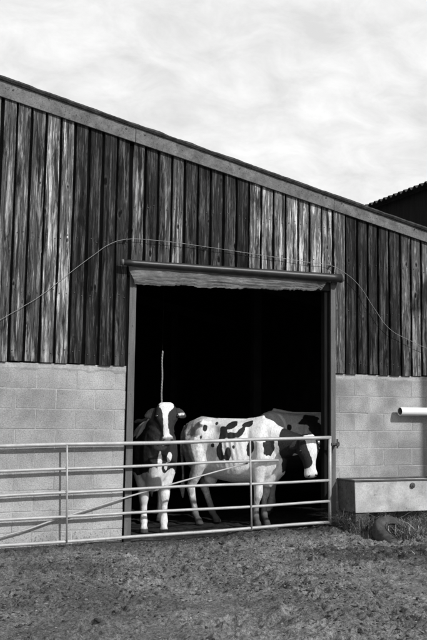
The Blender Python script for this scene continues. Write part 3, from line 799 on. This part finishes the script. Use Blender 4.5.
# ------------------------------------------------------------------ cows
def supering(c, a, b, ra, rbp, rbm, n=24, e=2.3):
    out = []
    for k in range(n):
        q = 2*math.pi*k/n; cc, ss = math.cos(q), math.sin(q)
        x = math.copysign(abs(cc)**(2/e), cc)*ra; y = math.copysign(abs(ss)**(2/e), ss)*(rbp if ss > 0 else rbm)
        out.append(Vector(c)+a*x+b*y)
    return out
def make_cow(name, loc, fwd, poll, hd, hn, legs, tail, spots, neck_low=.0, scale=1.0, hk=1.0, xk=1.0, hl=1.0):
    """loc: ground point under the body; fwd: heading; poll: head base in body space; hd/hn: face direction and face normal."""
    root = empty(name, loc); root.rotation_euler = (0, 0, math.atan2(fwd[1], fwd[0])); root.scale = (scale*xk, scale, scale)
    mb = MB(); X_, Y_, Z_ = Vector((1, 0, 0)), Vector((0, 1, 0)), Vector((0, 0, 1))
    body = [(-.735, 1.13, .95, .05), (-.71, 1.25, .86, .13), (-.64, 1.345, .74, .20), (-.54, 1.385, .665, .245), (-.42, 1.40, .625, .272), (-.30, 1.385, .60, .262), (-.15, 1.372, .575, .285),
            (0, 1.365, .555, .305), (.14, 1.365, .55, .302), (.28, 1.375, .55, .272), (.40, 1.392, .555, .232), (.50, 1.402, .56, .215), (.60, 1.37, .60, .19), (.69, 1.30, .68, .145), (.75, 1.18, .78, .07)]
    body = [(x*1.10+.03 if x < -.3 else x, a_, b_, w_) for x, a_, b_, w_ in body]
    rings = []
    for x, zt, zb, w in body:
        zc = zb+(zt-zb)*.46
        rings.append(supering((x, 0, zc), Y_, Z_, w, zt-zc, zc-zb, 28, 2.35))
    mb.loft(rings)
    # hook bones and spine
    for s in (-1, 1):
        mb.tube([(-.30, s*.12, 1.30), (-.40, s*.185, 1.318), (-.52, s*.14, 1.28)], [.045, .052, .045], 10)
    mb.tube([(-.74, 0, 1.28), (-.5, 0, 1.385), (-.2, 0, 1.362), (.2, 0, 1.36), (.48, 0, 1.395)], [.03, .035, .03, .03, .045], 10)
    P = Vector(poll); hd = Vector(hd).normalized(); hn = Vector(hn); hn = (hn-hd*hn.dot(hd)).normalized(); hs = hn.cross(hd)   # hs: the animal's own left/right axis
    # legs
    def leg(kind, s, dx, dy, bend=0.0):
        if kind == 'h':
            q = [(-.53, .135, 1.10, .165), (-.47, .165, .92, .155), (-.44, .175, .79, .125), (-.52, .165, .66, .092), (-.60, .155, .54, .068), (-.635, .15, .47, .064), (-.622, .15, .38, .050), (-.605, .15, .24, .045), (-.60, .15, .135, .053), (-.575, .15, .085, .040), (-.56, .15, .055, .052), (-.545, .15, .0, .060)]
        else:
            q = [(.50, .125, 1.08, .125), (.49, .15, .90, .125), (.44, .155, .76, .120), (.445, .145, .64, .092), (.455, .135, .53, .068), (.465, .13, .44, .066), (.46, .13, .385, .056), (.45, .13, .33, .043), (.447, .13, .22, .040), (.45, .13, .135, .052), (.47, .13, .085, .040), (.485, .13, .055, .050), (.495, .13, .0, .057)]
        pts, rr = [], []
        zt = .80
        for (x, y, z, r) in q:
            f = max(0, min(1, (zt-z)/zt))
            kb = math.sin(f*math.pi)*bend
            pts.append((x+dx*f+kb, s*y+dy*f, z+.004)); rr.append(r)
        pts.append((pts[-1][0], pts[-1][1], .001)); rr.append(rr[-1]*.98)
        mb.tube(pts, rr, 14)
    for kind, s, dx, dy, bd in legs: leg(kind, s, dx, dy, bd)
    # udder and brisket
    mb.tube([(-.33, 0, .62), (-.36, 0, .56), (-.40, 0, .52)], [.10, .10, .04], 14)
    mb.tube([(.35, 0, .62), (.55, 0, .60), (.70, 0, .74), (.78, 0, .90)], [.10, .105, .10, .07], 14)
    # neck, curving from the shoulders to the back of the head
    nb0 = Vector((.52, 0, 1.10)); nb1 = Vector((.72, P.y*.25, 1.10*.6+P.z*.4-.03)); nb2 = P+hd*.10-hn*.10
    cen = []
    for t in np.linspace(0, 1, 9):
        a = nb0.lerp(nb1, t); b = nb1.lerp(nb2, t); cen.append(a.lerp(b, t))
    rings = []
    for i, c in enumerate(cen):
        t = i/8; tg = (cen[min(i+1, 8)]-cen[max(i-1, 0)]).normalized()
        sd_ = Z_.cross(tg).normalized(); upv = tg.cross(sd_)
        ra = .185*(1-t)+.088*t; rb = .30*(1-t)**1.1+.115*(1-(1-t)**1.1)
        rings.append(supering(c, sd_, upv, ra, rb*.92, rb*1.06, 22, 2.15))
    mb.loft(rings)
    # head
    hr = [(-.035, .050, .015, .05), (-.005, .082, .040, .08), (.05, .097, .056, .10), (.10, .104, .064, .125), (.16, .112, .066, .150), (.20, .108, .064, .155), (.25, .090, .060, .145), (.31, .072, .056, .118), (.37, .062, .052, .094), (.42, .063, .052, .080), (.455, .072, .055, .074), (.480, .075, .053, .070), (.500, .070, .046, .064), (.516, .056, .034, .052), (.526, .034, .018, .034)]
    hr = [(t_*hl, w_*(1.07 if .0 < t_ < .22 else 1), f_, b_) for t_, w_, f_, b_ in hr]
    mb.loft([supering(P+hd*t_, hs, hn, w*hk, f_*hk, b_*hk, 26, 2.3 if t_ < .28 else 2.0) for t_, w, f_, b_ in hr])
    for s in (-1, 1):
        # brow above each eye, then the ear: a cupped leaf held out sideways
        mb.tube([P+hd*.12+hs*(s*.085)+hn*.03, P+hd*.15+hs*(s*.103)+hn*.030, P+hd*.19+hs*(s*.095)+hn*.02], [.02, .026, .02], 8)
        e0 = P+hd*.045+hs*(s*.075)-hn*.025; ed = (hs*s*1.0+hd*.34-hn*.30).normalized(); ew = (hd-ed*hd.dot(ed)).normalized(); et = ed.cross(ew)
        rr = []
        for t_, w_, k_ in ((0, .026, .024), (.04, .040, .020), (.09, .062, .0155), (.14, .060, .0145), (.18, .040, .013), (.205, .016, .011)):
            rr.append(supering(e0+ed*t_+ew*(.10*t_), ew, et, w_, k_, k_, 16, 2))
        mb.loft(rr)
    mb.tube(tail, [.045, .035, .026, .020, .018][:len(tail)]+[.018]*max(0, len(tail)-5), 10)
    mb.tube([tail[-1], (tail[-1][0]-.01, tail[-1][1], tail[-1][2]-.10), (tail[-1][0], tail[-1][1], tail[-1][2]-.24)], [.022, .045, .010], 10)
    src = bpy.data.objects.new('src', mb.mesh('src')); COL.objects.link(src)
    rm = src.modifiers.new('r', 'REMESH'); rm.mode = 'VOXEL'; rm.voxel_size = .0095
    smo = src.modifiers.new('s', 'SMOOTH'); smo.factor = .5; smo.iterations = 7
    dg = bpy.context.evaluated_depsgraph_get(); me = bpy.data.meshes.new_from_object(src.evaluated_get(dg)); bpy.data.objects.remove(src)
    me.name = 'body'; me.materials.clear()
    n = len(me.vertices); co = np.zeros(n*3); me.vertices.foreach_get('co', co); co = co.reshape(-1, 3)
    x_, y_, z_ = co.T
    g = lambda cx, cz, sx_, sz_: np.exp(-((x_-cx)/sx_)**2-((z_-cz)/sz_)**2)
    trunk = (x_ < .62)
    yy = y_*(1-trunk*(.30*g(-.22, 1.23, .10, .09)+.20*g(-.60, 1.20, .08, .09)+.14*g(.30, 1.15, .05, .20)+.16*g(-.30, .92, .10, .12)+.12*g(.56, 1.22, .05, .10)))
    ribs = np.clip(1-np.abs((x_-.08)/.24), 0, 1)*np.exp(-((z_-1.0)/.22)**2)*np.sin((x_+.25*(z_-1))*2*math.pi/.075)
    yy = yy+np.sign(y_)*.0055*ribs*(np.abs(y_) > .12)
    yy = yy+np.sign(y_)*(.026*g(.46, 1.12, .09, .17)+.030*g(-.42, 1.315, .045, .032)+.020*g(-.72, 1.20, .045, .045))*(np.abs(y_) > .08)
    lump = .004*fbm(x_*6, y_*6, z_*6, oct=2, seed=131)
    co = np.stack([x_+lump*.5, yy+lump, z_+lump*.4*(z_ > .1)], -1)
    me.vertices.foreach_set('co', co.ravel()); me.update()
    ca = me.color_attributes.new('coat', 'FLOAT_COLOR', 'POINT')
    rel = co-np.array(P); ht = rel@np.array(hd)/hl; hx = rel@np.array(hs); hz = rel@np.array(hn)
    head_m = (np.abs(hx) < .125*hk) & (ht > -.08) & (ht < .6) & (hz > -.165*hk) & (hz < .2) & (co[:, 0] > .6)
    blk, dirt_and_grey, soft = spots(co, ht, hx, hz, head_m)
    ne = len(me.edges); ed_ = np.zeros(ne*2, dtype=np.int32); me.edges.foreach_get('vertices', ed_); ed_ = ed_.reshape(-1, 2)
    deg = np.bincount(ed_.ravel(), minlength=n).astype(float)
    def relax(a, k):
        a = np.asarray(a, float)
        for _ in range(k):
            acc = np.bincount(ed_[:, 0], a[ed_[:, 1]], n)+np.bincount(ed_[:, 1], a[ed_[:, 0]], n)
            a = .4*a+.6*acc/np.maximum(deg, 1)
        return a
    blk, dirt_and_grey, soft = relax(blk, 4), relax(dirt_and_grey, 4), relax(soft, 3)
    hoof = np.clip((.062-co[:, 2])/.01, 0, 1)
    soft = np.maximum(soft, hoof)
    data = np.ones((n, 4)); data[:, 0] = blk; data[:, 1] = dirt_and_grey; data[:, 2] = soft
    ca.data.foreach_set('color', data.ravel())
    me.polygons.foreach_set('use_smooth', np.ones(len(me.polygons), dtype=bool))
    link('body', me, COW, root)
    bm = bmesh.new(); bmesh.ops.create_uvsphere(bm, u_segments=14, v_segments=10, radius=.024); em = bpy.data.meshes.new('eye'); bm.to_mesh(em); bm.free()
    em.polygons.foreach_set('use_smooth', [True]*len(em.polygons))
    for s in (-1, 1):
        o = link('eye', em, EYE, root); o.location = P+hd*.165*hl+hs*(s*.106*hk)+hn*.034*hk
        nm = MB(); c = P+hd*.490*hl+hs*(s*.040*hk)+hn*.040*hk
        nm.loft([supering(c+hn*.012, (hs*s+hd*.5).normalized(), (hd-hs*s*.5).normalized(), .017, .009, .009, 12, 2), supering(c-hn*.02, (hs*s+hd*.5).normalized(), (hd-hs*s*.5).normalized(), .013, .006, .006, 12, 2)]); nm.obj('nostril', EYE, root, True)
    return root, P, hd, hn, hs
def ell(co, cx, cz, rx, rz_, a=0.0, amp=.16, seed=0):
    dx, dz = co[:, 0]-cx, co[:, 2]-cz
    u = dx*math.cos(a)+dz*math.sin(a); w = -dx*math.sin(a)+dz*math.cos(a)
    d = np.sqrt((u/rx)**2+(w/rz_)**2)+amp*fbm(co[:, 0]*16, co[:, 1]*16, co[:, 2]*16, oct=4, seed=70+seed)*2.0+amp*1.4*fbm(co[:, 0]*7, co[:, 1]*7, co[:, 2]*7, oct=2, seed=170+seed)
    return np.clip((1.16-d)/.24, 0, 1)
def step(v, w=.01): return np.clip(v/w+.5, 0, 1)

# cow standing broadside in the middle, head low over the gate at the right
def spots2(co, ht, hx, hz, hm):
    near = step(-co[:, 1]-.02, .03)
    b = np.zeros(len(co))
    for i, (cx, cz, rx, rz_, a) in enumerate([(-.060, 1.20, .060, .095, 0), (.050, 1.305, .085, .045, .5), (.085, 1.17, .10, .035, .1), (.205, 1.22, .040, .080, -.5), (.28, 1.315, .080, .042, .25), (-.095, .965, .055, .135, .1), (.025, .94, .048, .090, -.05),
                                             (.352, 1.028, .054, .125, 0), (.611, 1.045, .062, .115, 0), (-.357, 1.255, .026, .038, 0), (-.204, 1.323, .018, .022, 0), (-.214, 1.04, .030, .028, 0), (.116, 1.03, .020, .026, 0), (-.402, 1.14, .018, .028, 0)]):
        b = np.maximum(b, near*ell(co, cx, cz, rx, rz_, a, .24, i))
    far = 1-near
    b = np.maximum(b, far*step(fbm(co[:, 0]*2.3, co[:, 1]*1.5, co[:, 2]*2.3, oct=3, seed=90)-.08, .03)*(co[:, 2] > .6))
    nz = .05*fbm(co[:, 0]*7, co[:, 1]*7, co[:, 2]*7, oct=3, seed=91)
    neck = step(co[:, 0]-.745+nz-.30*np.clip(co[:, 2]-1.12, 0, 1), .02)*step(co[:, 2]-.72-nz*1.5, .03)
    b = np.maximum(b, neck)
    # pale throat line between the neck and the cheek, white blaze and muzzle
    throat = hm & (hz < -.135) & (ht > .2)
    b = np.where(throat, 0, b)
    left = np.interp(ht, [0, .10, .22, .30, .35, .39, .42], [-.066, -.050, -.018, .012, .004, -.05, -.2])
    blaze = hm & (hx > left+.4*nz) & (hx < .10) & (hz > -.03) & (ht > -.02)
    muz = hm & (ht > .42)
    b = np.where(blaze | muz, 0, b)
    soft = np.where(hm & (ht > .485) & (hz > -.0), .55, 0)+np.where(hm & (np.abs(ht-.515) < .008) & (hz < .03), .8, 0)
    d = np.clip(.95-co[:, 2]*1.30, 0, .8)*(co[:, 2] < .75)
    d = np.maximum(d, np.clip((.02-co[:, 0])*.85, 0, .56))  # body grows greyer towards the rump
    d = np.where(hm, 0, np.maximum(d, .10))
    return b, d, np.clip(soft, 0, 1)
c2, P2, d2, n2_, s2 = make_cow('cow', (4.87, .85, 0), (.729, -.684), (1.150, -.135, 1.175), (.10, .06, -.99), (.60, -.78, .10),
    [('h', -1, .10, .0, 0), ('h', 1, .25, .02, .02), ('f', -1, -.06, 0, 0), ('f', 1, -.01, -.0, 0)],
    [(-.74, 0, 1.27), (-.80, 0, 1.16), (-.815, .0, .95), (-.80, .02, .75), (-.79, .02, .55)], spots2, 0, 1.0, 1.32, .90, 1.0)
tag(c2, 'white cow with black blotches standing side on, white blazed head low at the gate', 'cow', 'cows in the doorway')

# black cow facing out beside the left door post
def spots1(co, ht, hx, hz, hm):
    b = np.ones(len(co))
    nz = fbm(co[:, 0]*8, co[:, 1]*8, co[:, 2]*8, oct=3, seed=101)
    b = np.where(co[:, 2] < .735+.085*nz+.03*np.sin(co[:, 1]*40), 0, b)                # white brisket and legs
    b = np.maximum(b, ((co[:, 0] < .1) & (co[:, 2] > .66+.05*nz)).astype(float))
    band = (np.abs(co[:, 2]-1.23-(co[:, 1]+.2)*.9+.03*nz) < .055) & (co[:, 1] < -.07) & (co[:, 0] > .12) & (co[:, 0] < .62) & ~hm
    b = np.where(band, 0, b)
    for cy_, cz_, ry_, rz_ in ((.17, .93, .03, .06), (.06, .86, .035, .17), (-.02, .74, .05, .09), (.13, .80, .02, .05)):
        dd_ = np.sqrt(((co[:, 1]-cy_)/ry_)**2+((co[:, 2]-cz_)/rz_)**2)+.9*nz
        b = np.where((dd_ < 1) & (co[:, 0] > .5) & ~hm, 0, b)
    wr_ = np.interp(ht, [0, .15, .35], [.080, .056, .048])+.012*nz; wl_ = np.interp(ht, [0, .06, .12, .17, .32, .42], [.085, .070, .030, .006, .004, .030])+.012*nz
    front = hz > .005
    blz = hm & front & (hx < wl_) & (hx > -wr_) & (ht > -.05)
    top = hm & (ht < .055) & (np.abs(hx) < .085+.02*nz) & (hz > -.03)
    b = np.where(blz | top, 0, b)
    b = np.where(hm & (ht > .44+.03*nz) & (hz > -.02) & (np.abs(hx) < .06), 0, b)
    soft = np.where(hm & (ht > .455+.02*nz) & (hz > -.05), .82, 0)
    d = np.clip(.55-co[:, 2]*1.3, 0, .5)
    d = np.maximum(d, np.where(co[:, 0] < -.2, np.clip(.9-co[:, 2], 0, .8), 0))
    d = np.where(~hm & (np.abs(hx) > .12) & (np.abs(hx) < .34) & (ht > -.03) & (ht < .24) & (hz > -.16) & (co[:, 0] > .58), .42, d)
    b = np.where(~hm & (hx > .15) & (hx < .235) & (np.abs(ht-.125+.25*(hx-.15)) < .016) & (co[:, 0] > .58), 0, b)
    return b, d, np.clip(soft, 0, 1)
c1, P1, d1, n1_, s1 = make_cow('cow', (3.77, .90, 0), (-.30, -.954), (.70, .118, 1.545), (.24, .04, -.97), (.97, .10, .24),
    [('h', -1, .02, .06, 0), ('h', 1, -.10, -.02, 0), ('f', -1, .02, .02, 0), ('f', 1, .06, -.0, 0)],
    [(-.74, 0, 1.27), (-.80, 0, 1.16), (-.815, .0, .95), (-.80, .02, .75), (-.79, .02, .55)], spots1, 0, 1.0, 1.20, 1.0, .90)
tag(c1, 'black cow with white face and white front legs looking out beside the left post', 'cow', 'cows in the doorway')

# pale cow behind, in the shade of the barn
def spots3(co, ht, hx, hz, hm):
    nz = fbm(co[:, 0]*3, co[:, 1]*3, co[:, 2]*3, oct=4, seed=111)
    b = step(.98+.12*nz-co[:, 2], .03)*(co[:, 2] > .5)
    b = np.maximum(b, ell(co, .02, 1.26, .15, .085, .2, .3, 21)); b = np.maximum(b, ell(co, -.11, 1.13, .10, .10, 0, .3, 22)); b = np.maximum(b, ell(co, .30, 1.18, .03, .045, 0, .2, 23))
    b = np.maximum(b, (co[:, 0] > .75).astype(float))
    d = np.clip(.9-co[:, 2], 0, .8); return b, np.maximum(d*.6, .06), np.zeros(len(co))
c3, P3, d3, n3_, s3 = make_cow('cow', (6.50, 1.78, 0), (-.97, .24), (1.02, .05, .98), (.45, 0, -.89), (.89, 0, .45),
    [('h', -1, 0, 0, 0), ('h', 1, .12, 0, 0), ('f', -1, 0, 0, 0), ('f', 1, .10, 0, 0)],
    [(-.74, 0, 1.27), (-.80, 0, 1.16), (-.815, .0, .95), (-.80, .02, .75), (-.79, .02, .55)], spots3, 0, 1.075)
tag(c3, 'dim pale cow standing in shade behind the white blotched cow', 'cow', 'cows in the doorway')
# ear tags
def ear_tag(cow, P, hd, hn, hs, s):
    c = P+hd*.085+hs*(s*.165)+hn*.005
    mb = MB(); q = [(-.013, -.010), (.013, -.010), (.014, .012), (.005, .020), (-.005, .020), (-.014, .012)]
    fr = [c+hs*a+hd*b_+hn*.010 for a, b_ in q]; bk = [c+hs*a+hd*b_+hn*.004 for a, b_ in q]
    mb.add(fr+bk, [tuple(range(6)), tuple(range(11, 5, -1))]+[(i, i+6, (i+1) % 6+6, (i+1) % 6) for i in range(6)])
    mb.obj('ear_tag', TAGM, cow)
ear_tag(c2, P2, d2, n2_, s2, 1)
